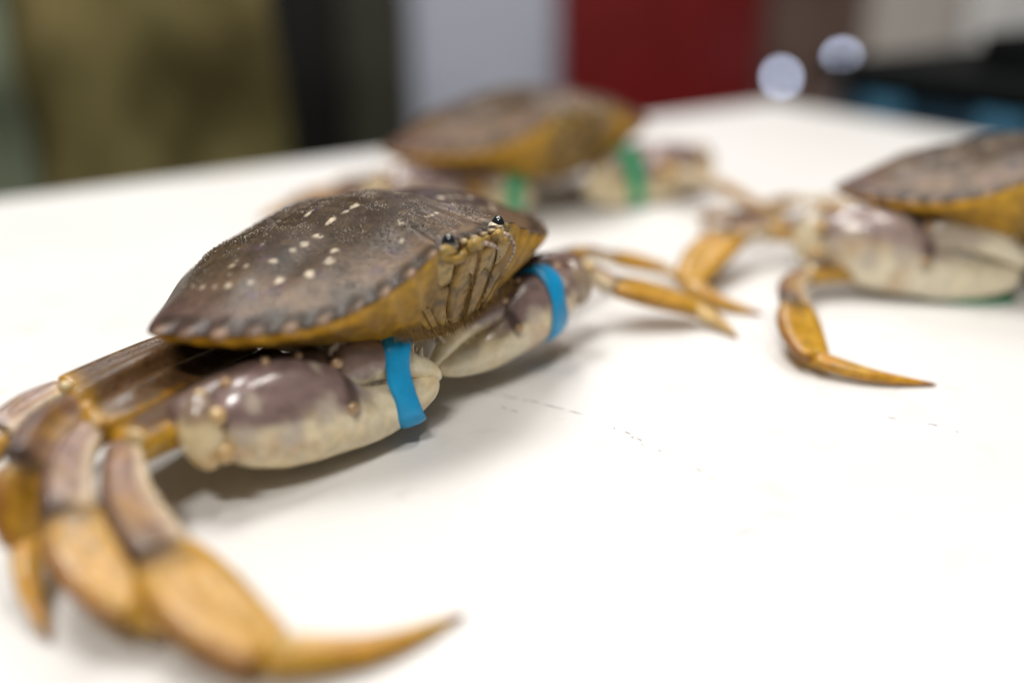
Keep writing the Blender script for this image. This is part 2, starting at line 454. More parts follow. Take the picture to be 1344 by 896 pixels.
# ------------------------------------------------------------------ legs
def seg_color(P, t, a, kind, seed):
    up = np.cos(a); face = np.sin(a)
    n1 = fbm(P, 1.3, seed); n2 = fbm(P, 4.0, seed + 3)
    c = mix(AMBER, ORANGE, smooth(.4, .65, n1) * .6)
    c = mix(c, YELLOW * 1.02, smooth(.45, .75, n2) * .45)
    if kind == 'merus':
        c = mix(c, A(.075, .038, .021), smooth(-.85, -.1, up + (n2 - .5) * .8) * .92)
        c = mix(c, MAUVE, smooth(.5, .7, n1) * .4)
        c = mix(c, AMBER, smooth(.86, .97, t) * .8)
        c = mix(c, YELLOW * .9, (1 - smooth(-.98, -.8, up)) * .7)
    elif kind == 'carpus':
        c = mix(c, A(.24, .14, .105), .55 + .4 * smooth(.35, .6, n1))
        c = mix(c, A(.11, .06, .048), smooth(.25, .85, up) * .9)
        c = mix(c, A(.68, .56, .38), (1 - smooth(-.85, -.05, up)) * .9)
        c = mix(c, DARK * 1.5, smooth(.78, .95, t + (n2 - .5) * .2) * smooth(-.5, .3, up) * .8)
    elif kind == 'propodus':
        c = mix(c, A(.26, .13, .055), (1 - smooth(.1, .6, t)) * smooth(-.6, .5, up) * .5)
        c = mix(c, A(.60, .36, .06), smooth(.4, .65, n1) * .5)
        c = mix(c, DARK * 1.4, (1 - smooth(.08, .26, t + (n2 - .5) * .2)) * smooth(-.7, .0, up) * .92)
        c = mix(c, A(.20, .06, .006), smooth(.5, .95, up) * smooth(.05, .4, t) * .8)
        c = mix(c, A(.13, .06, .03), smooth(.9, 1, -up) * .5)
        c = mix(c, YELLOW, smooth(.5, .75, n2) * .4)
    else:
        c = mix(c, CREAM, (1 - smooth(-.8, .3, up)) * .55)
        c = mix(c, YELLOW, smooth(-.2, .5, abs(up)) * .3)
        c = mix(c, A(.22, .085, .02), smooth(.82, .97, t))
    return c
def gran_attr(o, g):
    at = o.data.attributes.new('Gran', 'FLOAT', 'POINT')
    at.data.foreach_set('value', np.asarray(g, np.float32) * np.ones(len(o.data.vertices), np.float32))

def leg(root, base, J, size=1.0, seed=0, flip=1, res=1.0, normal=None):
    """J = coxa, knee, carpus end, propodus end, tip (world cm)"""
    J = np.asarray(J, float)
    lg = empty('leg', parent=root)
    if normal is None:
        Q = J[1:] - J[1:].mean(0)
        nv = np.linalg.svd(Q)[2][2]
    else: nv = A(*normal)
    if nv[2] < 0: nv = -nv
    n = int(30 * res) + 6; sg = int(20 * res) + 8
    out = J[1] - J[0]
    def wide(p, q):
        v = np.cross(nv, q - p) * flip
        return nrm(v)
    # convex (outer) side of the knee counts as the dorsal edge
    bendv = (J[1] - .5 * (J[0] + J[2]))
    sgn = 1 if wide(J[1], J[2]) @ bendv > 0 else -1
    z_ = size
    specs = [('merus', J[0], J[1], (.55, .72, .75, .68, .56), (.42, .5, .52, .48, .42), .3, 0.0),
             ('carpus', J[1], J[2], (.42, .52, .62, .68, .68), (.34, .40, .42, .42, .38), .25, .08),
             ('propodus', J[2], J[3], (.70, .92, 1.02, .98, .84, .62), (.34, .40, .40, .38, .34, .30), .22, .05),
             ('dactyl', J[3], J[4], (.46, .43, .36, .27, .17, .045), (.34, .34, .28, .22, .14, .04), .12, .09)]
    for nm, p, q, wd, th, cap, bend in specs:
        d = q - p; Ld = np.linalg.norm(d); wv = wide(p, q) * sgn
        ov = .12 * z_
        p2 = p - nrm(d) * ov; q2 = q + nrm(d) * (ov if nm != 'dactyl' else 0)
        mid = .5 * (p2 + q2) + wv * bend * Ld * (1 if nm != 'dactyl' else 1)
        V, F, t, a = sweep([p2, mid, q2], wv, [x * z_ for x in wd], [x * z_ for x in th], n, sg, 2.7 if nm != 'dactyl' else 2.0, cap * z_)
        if nm in ('propodus', 'carpus', 'merus'):
            # shallow lengthwise furrow on the broad faces
            ctr = np.cos(a); fur = np.exp(-(ctr / .28) ** 2) * np.sin(np.clip(t, 0, 1) * math.pi)
            tn = nrm(np.cross(q - p, wv))
            V = V - tn * (np.sign(np.sin(a)) * fur * .14 * z_)[:, None]
        if nm == 'dactyl':
            rid = np.cos(a * 6) * .02 * z_ * np.sin(t * math.pi)
            V = V + nrm(np.cross(q - p, wv)) * (np.sin(a) * rid)[:, None]
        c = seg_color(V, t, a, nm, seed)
        parts = [(V, F, c)]
        if nm == 'carpus':
            tn = nrm(np.cross(q - p, wv))
            for sg2 in (1, -1):
                v, f = ball(p + tn * sg2 * .34 * z_ + wv * -.2 * z_ + nrm(d) * .1 * z_, .25 * z_); parts.append((v, f, mix(CREAM, A(.42, .24, .07), smooth(.35, .6, vnoise(v, 3.0, seed)))))
        if nm == 'propodus':
            tn = nrm(np.cross(q - p, wv))
            for sg2 in (1, -1):
                v, f = ball(q + tn * sg2 * .3 * z_ - nrm(d) * .05, .16 * z_); parts.append((v, f, YELLOW))
        V, F, c = join(*parts)
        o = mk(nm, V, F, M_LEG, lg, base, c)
        gran_attr(o, 1.0 if nm == 'merus' else .25)
    return lg

# ------------------------------------------------------------------ claws
def claw(root, base, P0, P1, up, body_pt, side, fat=1.15, seed=0, res=1.0, pale=0.0, gape=0.0, knobs=1.0):
    """P0 wrist, P1 finger tips, up = height direction, side = +1 if (axis x up) points outwards"""
    P0 = A(*P0); P1 = A(*P1)
    cl = empty('claw', parent=root)
    ax = nrm(P1 - P0); upv = nrm(A(*up) - (A(*up) @ ax) * ax); ov = np.cross(ax, upv) * side
    L = np.linalg.norm(P1 - P0); k = L / 8.5
    fk = k * fat
    g = lambda a, b, c=0: P0 + ax * a * k + upv * b * fk + ov * c * fk
    n = int(54 * res) + 10; sg = int(34 * res) + 10
    def color(V, t, part):
        q = V - P0
        a = q @ ax / k; b = q @ upv / fk; c = q @ ov / fk
        n1 = fbm(V, 1.1, seed); n2 = fbm(V, 3.5, seed + 2); n3 = vnoise(V, 7, seed + 5)
        cr = mix(mix(CREAM, PALE, smooth(.35, .65, n1)), A(.80, .76, .62), np.full(len(V), min(1, pale * 8)))
        line = -.15 + 2.6 * pale - .30 * smooth(3, 6, a) + (n1 - .5) * 1.0
        if part == 'palm':
            m_ = smooth(line - .25, line + .35, b) * (1 - smooth(4.2, 6.0, a) * .9)
            cc = mix(cr, A(.225, .145, .142), m_ * (.95 - pale))
            cc = mix(cc, A(.10, .055, .05), m_ * smooth(.5, .7, n2) * .5 * (1 - pale))
            cc = mix(cc, A(.42, .19, .025), smooth(.5, .66, n1) * (1 - m_) * .55 * (1 - smooth(3, 4.5, a)))
            for (sa, sb, sr) in ((1.0, .75, .33), (3.3, .0, .55), (3.35, 1.35, .22), (.6, -.2, .35), (2.0, -.5, .5)):
                d = np.sqrt((a - sa) ** 2 + (b - sb) ** 2) + (n3 - .5) * .2
                cc = mix(cc, A(.50, .42, .34), (1 - smooth(sr * .6, sr * 1.1, d)) * (c > 0) * .8)
            d = np.sqrt(((a - 4.35) / .3) ** 2 + ((b - .1) / .9) ** 2)
            cc = mix(cc, DARK * 1.5, (1 - smooth(.6, 1.1, d)) * .8)
            return cc
        m_ = smooth(.0, .7, b - .35 + (n2 - .5) * .9 + smooth(6.8, 4.8, a) * .3) * (1 - smooth(5.9, 7.2, a))
        cc = mix(cr, A(.18, .105, .09), m_ * max(0, .92 - pale * 5))
        cc = mix(cc, DARK * 1.6, (1 - smooth(4.1, 4.5, a)) * .75)
        return cc
    # hand: palm running into the fixed finger
    st = [g(-.15, .1), g(.8, .08), g(2.0, 0), g(3.2, -.08), g(4.3, -.34), g(5.1, -.72), g(6.1, -.78), g(7.3, -.58), g(8.35, -.28)]
    V, F, t, a = sweep(st, upv, [x * fk for x in (.8, 1.5, 1.78, 1.8, 1.5, 1.08, .9, .72, .42)], [x * fk for x in (.7, 1.05, 1.2, 1.2, 1.08, .9, .7, .52, .32)], n, sg, 2.15, .45 * k, ax)
    parts = [(V, F, color(V, t, 'palm'))]
    for (a_, b_, c_, r_) in ((4.25, -.25, 1.0, .24), (4.2, 1.25, .55, .22), (.55, 1.35, .25, .22), (1.9, 1.75, .3, .15), (3.0, 1.72, .3, .15)):
        v, f = ball(g(a_, b_, c_), r_ * fk); parts.append((v, f, A(.40, .25, .12)))
    for i in range(7):                                                    # blunt teeth of the fixed finger
        v, f = ball(g(5.2 + i * .42, .12 - .035 * i - abs(i - 3) * .03, .05), A(.17, .17, .2) * k * (1 - i * .05)); parts.append((v, f, PALE * 1.05))
    Vp, Fp, Cp = join(*parts)
    o = mk('palm', Vp, Fp, M_SHELL, cl, base, Cp)
    # movable finger
    st = [g(4.05, .75), g(4.7, .98 + .1 * gape), g(5.6, 1.02 + .3 * gape), g(6.6, .78 + .5 * gape), g(7.6, .36 + .7 * gape), g(8.5, -.12 + .9 * gape)]
    V, F, t, a = sweep(st, upv, [x * fk for x in (.72, .86, .78, .64, .5, .3)], [x * fk for x in (.62, .74, .66, .54, .42, .26)], n, sg, 2.1, .35 * k, ax)
    parts = [(V, F, color(V, t, 'finger'))]
    for i in range(11):                                                   # spines along its upper edge
        s_ = .06 + i * .075
        c_ = catmull(st, 60)[int(s_ * 59)]
        h_ = np.interp(s_, np.linspace(0, 1, 6), (.72, .86, .78, .62, .44, .14)) * fk
        for zz in (.16, -.2):
            b0 = c_ + upv * h_ * .95 + ov * zz * k
            v, f, tt, aa = sweep([b0 - upv * .1 * k, b0 + upv * .14 * k + ax * .08 * k, b0 + upv * .27 * k + ax * .2 * k], ax, [.15 * k, .11 * k, .02 * k], [.14 * k, .1 * k, .02 * k], 6, 8, 2, 0)
            parts.append((v, f, mix(A(.45, .33, .24), PALE, tt)))
    Vd, Fd, Cd = join(*parts)
    mk('movable_finger', Vd, Fd, M_SHELL, cl, base, Cd)
    # wrist (carpus) and arm (merus)
    W0 = g(-.95, .1, -.45); W1 = g(.25, .1, 0)
    V, F, t, a = sweep([W0, .5 * (W0 + W1) + ov * .2 * k, W1], upv, [x * fk for x in (.9, 1.25, 1.35, 1.1)], [x * fk for x in (.8, 1.0, 1.0, .85)], n // 2, sg, 2.2, .8 * k)
    n1 = fbm(V, 1.4, seed + 9); b = (V - P0) @ upv / fk
    cc = mix(CREAM, A(.15, .09, .08), np.maximum(smooth(.0, .9, b + (n1 - .5) * 1.6), 1 - knobs) * (.85 - pale))
    cc = mix(cc, AMBER, smooth(.5, .68, n1) * .7 * (1 - smooth(.2, .9, b)))
    cc = mix(cc, A(.74, .68, .55), np.full(len(V), min(.8, pale * 5)))
    parts = [(V, F, cc)]
    for (a_, b_, c_, r_) in ((-.1, .55, .75, .3), (-.05, -.6, .75, .34), (-.3, 1.15, .2, .24), (-.7, .3, .5, .24)):
        v, f = ball(g(a_, b_, c_ * (.6 + .4 * knobs)), r_ * fk * (.55 + .45 * knobs)); parts.append((v, f, mix(A(.16, .10, .085), A(.55, .36, .15), knobs)))
    Vw, Fw, Cw = join(*parts)
    mk('wrist', Vw, Fw, M_SHELL, cl, base, Cw)
    B0 = A(*body_pt)
    V, F, t, a = sweep([B0, .5 * (B0 + W0) + A(0, 0, .15), W0 + nrm(W0 - B0) * .2], upv, (.8, 1.05, 1.1, .9), (.7, .85, .85, .7), n // 2, sg, 2.2, .4)
    mk('arm', V, F, M_LEG, cl, base, mix(AMBER, A(.16, .1, .08), smooth(-.2, .5, np.cos(a))))
    gran_attr(bpy.data.objects[cl.children[-1].name], .6)
    return dict(V=np.vstack([Vp, Vd]), P0=P0, ax=ax, up=upv, out=ov, k=k, g=g)

def band(name, cw, a, b, wdt, mat, tilt=0.0, lean=0.0, thick=.09, label='', group=None):
    """a flat rubber band stretched round the claw: convex hull of the claw's section, swept as a strip"""
    P = cw['g'](a, b)
    n_ = nrm(cw['ax'] + cw['out'] * tilt + cw['up'] * lean)
    e1 = nrm(cw['up'] - (cw['up'] @ n_) * n_); e2 = np.cross(n_, e1)
    loops = []
    m = 96
    an = np.linspace(0, 2 * math.pi, m, endpoint=False)
    for off in np.linspace(-.5, .5, 5) * wdt:
        q = cw['V'] - (P + n_ * off)
        near = abs(q @ n_) < .16
        x = q[near] @ e1; y = q[near] @ e2
        cx, cy = .5 * (x.max() + x.min()), .5 * (y.max() + y.min())
        # support function -> convex hull sampled along directions
        h = np.array([((x - cx) * math.cos(t) + (y - cy) * math.sin(t)).max() for t in an])
        pts = np.column_stack([x - cx, y - cy])
        rad = np.array([min(h[i] / max(1e-3, math.cos(an[i] - t)) for i in range(m) if math.cos(an[i] - t) > .05) for t in an])
        for _ in range(2): rad = .25 * np.roll(rad, 1) + .5 * rad + .25 * np.roll(rad, -1)
        loops.append((rad, cx, cy, off))
    V = []; F = []
    sec = [(i, .03) for i in range(5)] + [(i, .03 + thick) for i in range(4, -1, -1)]
    avr = np.mean([l[0] for l in loops], 0); acx = np.mean([l[1] for l in loops]); acy = np.mean([l[2] for l in loops])
    for j, t in enumerate(an):
        for i, ex in sec:
            rad, cx, cy, off = loops[i]
            r = .35 * rad[j] + .65 * avr[j] + ex - (thick * (.55 if i in (0, 4) else .1 if i in (1, 3) else 0) if ex > .05 else 0)
            wf = 1 + .10 * math.sin(2 * t + 1.3) + .06 * math.sin(5 * t)
            c_ = (.35 * cx + .65 * acx, .35 * cy + .65 * acy)
            V.append(P + n_ * (off * wf + .05 * math.sin(3 * t + .5)) + e1 * (c_[0] + r * math.cos(t)) + e2 * (c_[1] + r * math.sin(t)))
    ns = len(sec)
    for j in range(m):
        for i in range(ns):
            F.append((j * ns + i, j * ns + (i + 1) % ns, ((j + 1) % m) * ns + (i + 1) % ns, ((j + 1) % m) * ns + i))
    V = np.array(V)
    V[:, 2] = np.maximum(V[:, 2], .03)
    bs = V.mean(0); bs[2] = V[:, 2].min()
    o = mk(name, V, F, mat, None, bs)
    return tag(o, label, 'rubber band', group)

# ------------------------------------------------------------------ face
def plate(poly, dome, W, pl, n_ring=8, m=48):
    """domed plate with outline poly given in (x, v) on the plane pl(x, v, height)"""
    poly = np.asarray(poly, float)
    cl = np.vstack([poly, poly[:1]])
    q = np.vstack([poly[-1:], cl, poly[1:2]])
    C = []
    mm = len(poly); per = m // mm
    for i in range(mm):
        p0, p1, p2, p3 = q[i], q[i + 1], q[i + 2], q[i + 3]
        for u in np.linspace(0, 1, per, endpoint=False):
            C.append(.5 * (2 * p1 + (p2 - p0) * u + (2 * p0 - 5 * p1 + 4 * p2 - p3) * u * u + (3 * p1 - p0 - 3 * p2 + p3) * u ** 3))
    C = np.array(C); m = len(C); ctr = C.mean(0)
    V = [pl(*c, -.18) for c in C]; F = []
    for r in range(n_ring):
        s = 1 - (r / n_ring) ** 1.5 * .97
        for c in C:
            p = ctr + (c - ctr) * s
            V.append(pl(*p, dome * (1 - s ** 7) + (.0 if r else -.05)))
    for r in range(n_ring):
        for j in range(m): F.append((r * m + j, r * m + (j + 1) % m, (r + 1) * m + (j + 1) % m, (r + 1) * m + j))
    F.append(tuple(n_ring * m + j for j in range(m)))
    return W(np.array(V)), F

def face(root, base, W, detail=True, seed=3):
    top_ = A(0, 5.9, 1.04); bot = A(0, 4.6, -1.95)
    dn = nrm(bot - top_); nf = nrm(A(0, -dn[2], dn[1]))
    Lf = np.linalg.norm(bot - top_)
    def pl(x, v, h): return top_ + A(1, 0, 0) * x + dn * v + nf * (h + .12 - .035 * x * x)
    def noisy(V, c, s): return mix(mix(c, np.asarray(c) * .3, smooth(.45, .66, fbm(V, 3.0, s)) * .85), A(.46, .31, .09), smooth(.5, .72, fbm(V, 1.5, s + 40)) * .5)
    for sg in (1, -1):
        # eye: stalk and cornea
        ey = empty('eye', parent=root)
        b0 = A(sg * 1.15, 5.6, .75); tp = A(sg * 1.24, 5.84, 1.3)
        V, F, t, a = sweep([b0, .5 * (b0 + tp), tp], (1, 0, 0), (.27, .27, .29, .24), (.27, .27, .30, .26), 20, 20, 2, .15)
        cc = mix(A(.60, .52, .38), DARK, smooth(.42, .58, fbm(V, 2.6, seed + 1)) * .85)
        mk('eyestalk', W(V), F, M_FACE, ey, base, cc)
        cv, cf = ball(tp + A(sg * .06, -.05, -.06), (.21, .24, .28))
        mk('cornea', W(cv), cf, M_CORNEA, ey, base)
        # orbit rim
        V, F, t, a = sweep([(sg * .82, 5.9, .85), (sg * .95, 6.05, .81), (sg * 1.3, 6.05, .69), (sg * 1.65, 5.9, .81), (sg * 1.75, 5.75, 1.07)], (0, 0, 1), (.1, .15, .15, .15, .1), (.1, .14, .16, .14, .1), 20, 12, 2, .1)
        mk('orbit_rim', W(V), F, M_FACE, root, base, noisy(V, A(.34, .21, .05), seed))
        # outer jaw plates (third maxillipeds): long lower plate and short upper plate
        V, F = plate([(sg * .02, 1.1), (sg * .45, 1.05), (sg * 1.0, 1.2), (sg * 1.02, 1.9), (sg * .86, 2.5), (sg * .6, 3.0), (sg * .1, 3.05), (sg * .0, 2.2)], .07, W, pl)
        mk('jaw_plate', V, F, M_FACE, root, base, noisy(V, A(.27, .155, .028), seed + sg))
        V, F = plate([(sg * .04, .4), (sg * .42, .15), (sg * .9, .3), (sg * 1.05, .8), (sg * .98, 1.42), (sg * .66, 1.3), (sg * .36, 1.08), (sg * .02, 1.26)], .17, W, pl)
        mk('jaw_plate', V, F, M_FACE, root, base, noisy(V, A(.31, .185, .04), seed + 2 + sg))
        # cheek plates beside the jaws
        V, F = plate([(sg * 1.1, .0), (sg * 1.6, -.15), (sg * 2.15, .2), (sg * 2.1, .85), (sg * 1.6, 1.25), (sg * 1.14, 1.3), (sg * 1.13, .7)], .10, W, pl)
        mk('cheek_plate', V, F, M_FACE, root, base, noisy(V, A(.40, .27, .085), seed + 5 + sg))
        V, F = plate([(sg * 1.12, 1.38), (sg * 1.6, 1.32), (sg * 2.12, .95), (sg * 2.0, 1.6), (sg * 1.5, 2.5), (sg * .95, 3.0), (sg * .72, 2.98), (sg * 1.0, 2.3)], .06, W, pl)
        mk('cheek_plate', V, F, M_FACE, root, base, noisy(V, A(.26, .145, .02), seed + 6 + sg))
        V, F = plate([(sg * 2.2, .3), (sg * 2.7, .45), (sg * 2.8, 1.1), (sg * 2.3, 2.2), (sg * 1.6, 3.0), (sg * 1.1, 3.02), (sg * 1.65, 2.45), (sg * 2.1, 1.6)], .04, W, pl)
        mk('cheek_plate', V, F, M_FACE, root, base, noisy(V, A(.30, .17, .02), seed + 8 + sg))
        # feelers
        V, F, t, a = sweep([pl(sg * .62, -.15, .15), pl(sg * .35, -.22, .45), pl(sg * .05 - .1, -.05, .62), pl(sg * -.3 - .15, .3, .6), pl(sg * -.5 - .2, .75, .45)] if sg > 0 else
                           [pl(-.62, -.15, .15), pl(-.75, -.25, .5), pl(-.95, .1, .75), pl(-1.05, .6, .7), pl(-1.05, 1.1, .55)], (1, 0, 0), (.085, .07, .055, .04, .02), (.085, .07, .055, .04, .02), 40, 8, 2, .05)
        mk('antenna', W(V), F, M_FACE, root, base, mix(A(.42, .33, .27), A(.16, .1, .09), (np.sin(t * 70) > .2) * .8))
        V, F, t, a = sweep([pl(sg * .75, .1, .1), pl(sg * .62, -.18, .25), pl(sg * .35, -.3, .3)], (0, 0, 1), (.2, .22, .1), (.17, .2, .1), 14, 12, 2, .12)
        mk('antenna_base', W(V), F, M_FACE, root, base, noisy(V, A(.36, .23, .06), seed + 4))
        V, F, t, a = sweep([pl(sg * .3, .15, .1), pl(sg * .22, -.2, .3), pl(sg * .14, -.42, .38)], (1, 0, 0), (.16, .14, .07), (.14, .12, .06), 14, 12, 2, .1)
        mk('antennule', W(V), F, M_FACE, root, base, noisy(V, A(.26, .15, .03), seed + 6))
    # spines of the front edge
    for i, x in enumerate((-.92, -.46, 0, .46, .92)):
        y0 = 6.05 - abs(x) * .1
        V, F, t, a = sweep([(x, y0 - .2, 1.14), (x, y0 + .1, 1.2), (x * 1.03, y0 + .28, 1.26)], (1, 0, 0), (.19, .13, .03), (.13, .1, .03), 10, 10, 2, 0)
        mk('front_spine', W(V), F, M_FACE, root, base, mix(BROWN * .8, A(.6, .45, .26), smooth(.3, .9, t)))
    if detail:
        # bristles along the seams of the mouth field and under its lower edge
        r = np.random.default_rng(seed)
        V = []; F = []
        def hair(p, d, ln, wd):
            o = len(V); d = nrm(d); s1 = nrm(np.cross(d, A(.3, .2, .9))) * wd; s2 = nrm(np.cross(d, s1)) * wd
            V.extend([p + s1, p - .5 * s1 + .87 * s2, p - .5 * s1 - .87 * s2, p + d * ln])
            F.extend([(o, o + 1, o + 3), (o + 1, o + 2, o + 3), (o + 2, o, o + 3)])
        for i in range(700):                       # lower fringe
            x = r.uniform(-3.1, 3.1)
            v = 3.05 - .04 * x * x + r.normal(0, .1)
            hair(pl(x, v, .02), nf * .6 + dn * r.uniform(.4, 1.0) + A(r.normal(0, .25), 0, 0), r.uniform(.14, .34), .018)
        for i in range(200):
            sg = 1 if r.random() < .5 else -1
            u = r.random()
            x = sg * (1.05 + .1 * math.sin(u * 5)); v = .4 + 2.5 * u
            hair(pl(x, v, .05), nf * .8 + dn * .6 + A(-sg * .5, 0, 0) + A(r.normal(0, .2), 0, 0), r.uniform(.1, .26), .014)
        for i in range(320):
            u = r.random(); x = r.normal(0, .05); v = .5 + 2.4 * u
            hair(pl(x, v, .08), nf + dn * .6 + A(r.normal(0, .4), 0, 0), r.uniform(.08, .2), .013)
        for i in range(700):                       # along the cheek ridges
            sg = 1 if r.random() < .5 else -1
            u = r.random(); x = sg * (2.9 - 1.6 * u); v = .9 + 2.2 * u
            hair(pl(x, v, .0), nf * .7 + dn + A(sg * .2 + r.normal(0, .2), 0, 0), r.uniform(.1, .24), .014)
        h = mk('bristles', W(np.array(V)), F, M_HAIR, root, base, smooth_=False, recalc=False)
        h['kind'] = 'stuff'

# ------------------------------------------------------------------ a crab
def default_leg(W, s, k, z_knee=3.6, reach=1.0):
    an = R_((38, 10, -20, -48)[k]); d = A(s * math.cos(an), math.sin(an))
    c = A(s * (4.4, 4.6, 4.4, 3.8)[k], (2.6, .8, -1.0, -2.6)[k])
    out = []
    for r_, zz in ((0, None), (6.2, z_knee), (8.9, z_knee * .8), (11.6, 1.5), (14.6, .1)):
        q = c + d * r_ * reach + A(0, .25 * (r_ / 8) ** 2)
        p = W(A(q[0], q[1], -2.4))
        if zz is not None: p[2] = zz
        out.append(p)
    return out

def crab(W, label, group, legs, claws, res=1.0, seed=0, tone=1.0, detail=True):
    base = A(W.c[0], W.c[1], 0)
    root = empty('crab', base)
    tag(root, label, 'crab', group)
    V, F, kind, s, T = body_geo(int(230 * res), int(110 * res), int(44 * res))
    col = body_colors(V, kind, s, T, tone, 1.0 if detail else .35)
    o = mk('carapace', W(V), F, M_CARA, root, base, col)
    g = (.12 + smooth(.40, .58, fbm(V, .9, 21)) * np.maximum(np.exp(-(V[:, 0] / 3.2) ** 2) * smooth(5.6, 4.6, V[:, 1]), smooth(1.2, -.6, V[:, 1]))) * (1 - smooth(.84, .97, s)) * (kind == 0) + .06
    gran_attr(o, g)
    if detail:
        # raised granules that stud the middle and rear of the shell
        r = np.random.default_rng(seed + 77)
        n_ = fbm(V, 1.25, 51); n2_ = vnoise(V, 3.3, 60)
        wgt = (kind == 0) * (1 - smooth(.80, .93, s)) * (.04 + smooth(.42, .62, n_) * (.25 + smooth(.3, .6, n2_))) * np.maximum(np.exp(-((abs(V[:, 0]) - .6) / 2.6) ** 2), smooth(1.0, -1.2, V[:, 1])) * smooth(5.5, 4.8, V[:, 1])
        wgt = wgt * np.clip(s, .02, 1)
        wgt /= wgt.sum()
        ids = r.choice(len(V), 5200, p=wgt)
        P = V[ids] + r.normal(0, .035, (len(ids), 3)) * A(1, 1, .0)
        rad = r.gamma(7, .0031, len(ids)).clip(.012, .04)
        ring = [(math.cos(t), math.sin(t)) for t in np.arange(6) * math.pi / 3]
        GV = []; GF = []; GC = []
        for p, q in zip(P, rad):
            b = len(GV)
            for k_, (rr, zz) in enumerate(((1.25, -.35), (.85, .55))):
                GV += [(p[0] + q * rr * x, p[1] + q * rr * y, p[2] + q * zz) for x, y in ring]
            GV.append((p[0], p[1], p[2] + q * .95))
            for i in range(6):
                j = (i + 1) % 6
                GF.append((b + i, b + j, b + 6 + j, b + 6 + i)); GF.append((b + 6 + i, b + 6 + j, b + 12))
            tint = mix(A(.05, .028, .015), A(.20, .14, .085), r.random() ** 2)
            GC += [tint] * 13
        go = mk('granules', W(np.array(GV)), GF, M_GRAN, root, base, np.array(GC), recalc=False)
        go['kind'] = 'stuff'
    face(root, base, W, detail, seed + 3)
    used = {}
    for key, spec in legs.items():
        sd, k = key
        if spec is None: J = default_leg(W, sd, k); kw = {}
        else: J, kw = spec
        leg(root, base, J, seed=seed + 10 * k + (5 if sd > 0 else 0), res=.6 if not detail else 1.0, **kw)
    cw = {}
    for sd in (1, -1):
        c = claws[sd]
        p0 = W(A(*c['p0'], 0)); p0[2] = c['z0']
        p1 = W(A(*c['p1'], 0)); p1[2] = c['z1']
        bp = W(A(sd * 4.6, 3.2, -2.2))
        axv = nrm(p1 - p0)
        outw = W.R @ A(sd * .3, 1, 0)
        side = 1 if np.cross(axv, A(0, 0, 1)) @ outw > 0 else -1
        upv = A(0, 0, 1) + nrm(np.cross(axv, A(0, 0, 1)) * side) * c.get('lean', -.25)
        cw[sd] = claw(root, base, p0, p1, upv, bp, side, seed=seed + (31 if sd > 0 else 57), res=.6 if not detail else 1.0, pale=c.get('pale', 0), fat=c.get('fat', 1.15), gape=c.get('gape', 0), knobs=c.get('knobs', 1.0))
    return root, cw

SPOTS = [(1.39, 3.96, 0.19, 1.0), (2.04, 4.50, 0.10, 1.0), (3.40, 2.85, 0.16, 1.0), (3.88, 3.09, 0.18, 1.2), (4.66, 2.98, 0.20, 1.1), (4.16, 1.82, 0.14, 1.0), (4.90, 1.74, 0.16, 1.0), (5.37, 2.41, 0.18, 1.1), (6.02, 1.87, 0.14, 1.0), (6.50, 1.40, 0.14, 1.0), (6.66, 0.96, 0.11, 1.0), (6.75, 0.50, 0.10, 1.0), (6.78, 0.04, 0.09, 1.0), (6.51, -0.85, 0.10, 1.0), (5.58, 1.23, 0.09, 1.0), (5.75, 0.72, 0.12, 1.0), (3.68, 1.87, 0.14, 1.2), (3.12, 1.86, 0.17, 1.3), (2.07, 1.49, 0.13, 2.0), (1.52, 1.62, 0.12, 1.4), (1.94, 0.32, 0.12, 2.0), (-0.28, 4.07, 0.10, 1.0), (-0.09, 4.01, 0.07, 1.0), (-1.03, 1.63, 0.16, 1.5), (5.46, 0.65, 0.07, 1.0), (4.44, 0.77, 0.07, 1.0), (6.11, 1.04, 0.07, 1.0),]
#SPOTS_END
BLUE = plain('blue_rubber', (.003, .28, .56), .36, noise=.12, nscale=120, bump=.15)
GREEN = plain('green_rubber', (.03, .36, .17), .45, noise=.12, nscale=120, bump=.1)

# nearest crab
W1 = frame((-5.72, 34.39, 4.74), -2.2, .11, .0)
cx = lambda x, y, z: W1(A(x, y, z))
legs1 = {
    (1, 0): ([cx(4.6, .8, -2.2), (-10.67, 24.3, 2.5), (-8.5, 20.5, 1.6), (-5.5, 17.9, .75), (-1.2, 20.08, .08)], {'size': 1.12}),
    (1, 1): ([cx(4.8, -.4, -2.0), (-11.8, 24.9, 2.8), (-11.1, 21.5, 2.1), (-8.7, 19.1, 1.0), (-6.4, 19.91, .08)], {'size': 1.0}),
    (1, 2): ([cx(4.6, -1.8, -1.7), (-12.6, 25.9, 3.0), (-12.6, 22.8, 2.8), (-12.35, 21.6, 1.2), (-11.0, 19.23, .08)], {}),
    (1, 3): ([cx(3.9, -2.8, -1.7), (-13.86, 28.04, 2.6), (-14.9, 26.0, 2.2), (-16.53, 24.2, 1.3), (-16.8, 21.5, .08)], {'size': .85}),
    (-1, 0): ([cx(-4.6, 2.6, -2.4), (3.0, 39.74, 2.5), (4.3, 39.78, 1.8), (7.8, 39.78, .75), (9.3, 38.03, .08)], {'size': 1.0}),
    (-1, 1): ([cx(-4.8, .8, -2.5), (3.2, 43.3, 2.2), (4.6, 44.4, 1.6), (7.2, 45.2, .8), (8.6, 44.1, .08)], {'size': .7}),
    (-1, 2): ([cx(-4.6, -1, -2.5), (-3.0, 43.0, 2.2), (-4.2, 44.7, 1.7), (-6.2, 45.3, 1.0), (-8.6, 44.5, .08)], {'size': .7}),
    (-1, 3): ([cx(-3.9, -2.6, -2.4), (-7.0, 42.0, 2.2), (-8.6, 43.0, 1.7), (-10.4, 42.8, 1.0), (-12.0, 41.2, .08)], {'size': .7}),
}
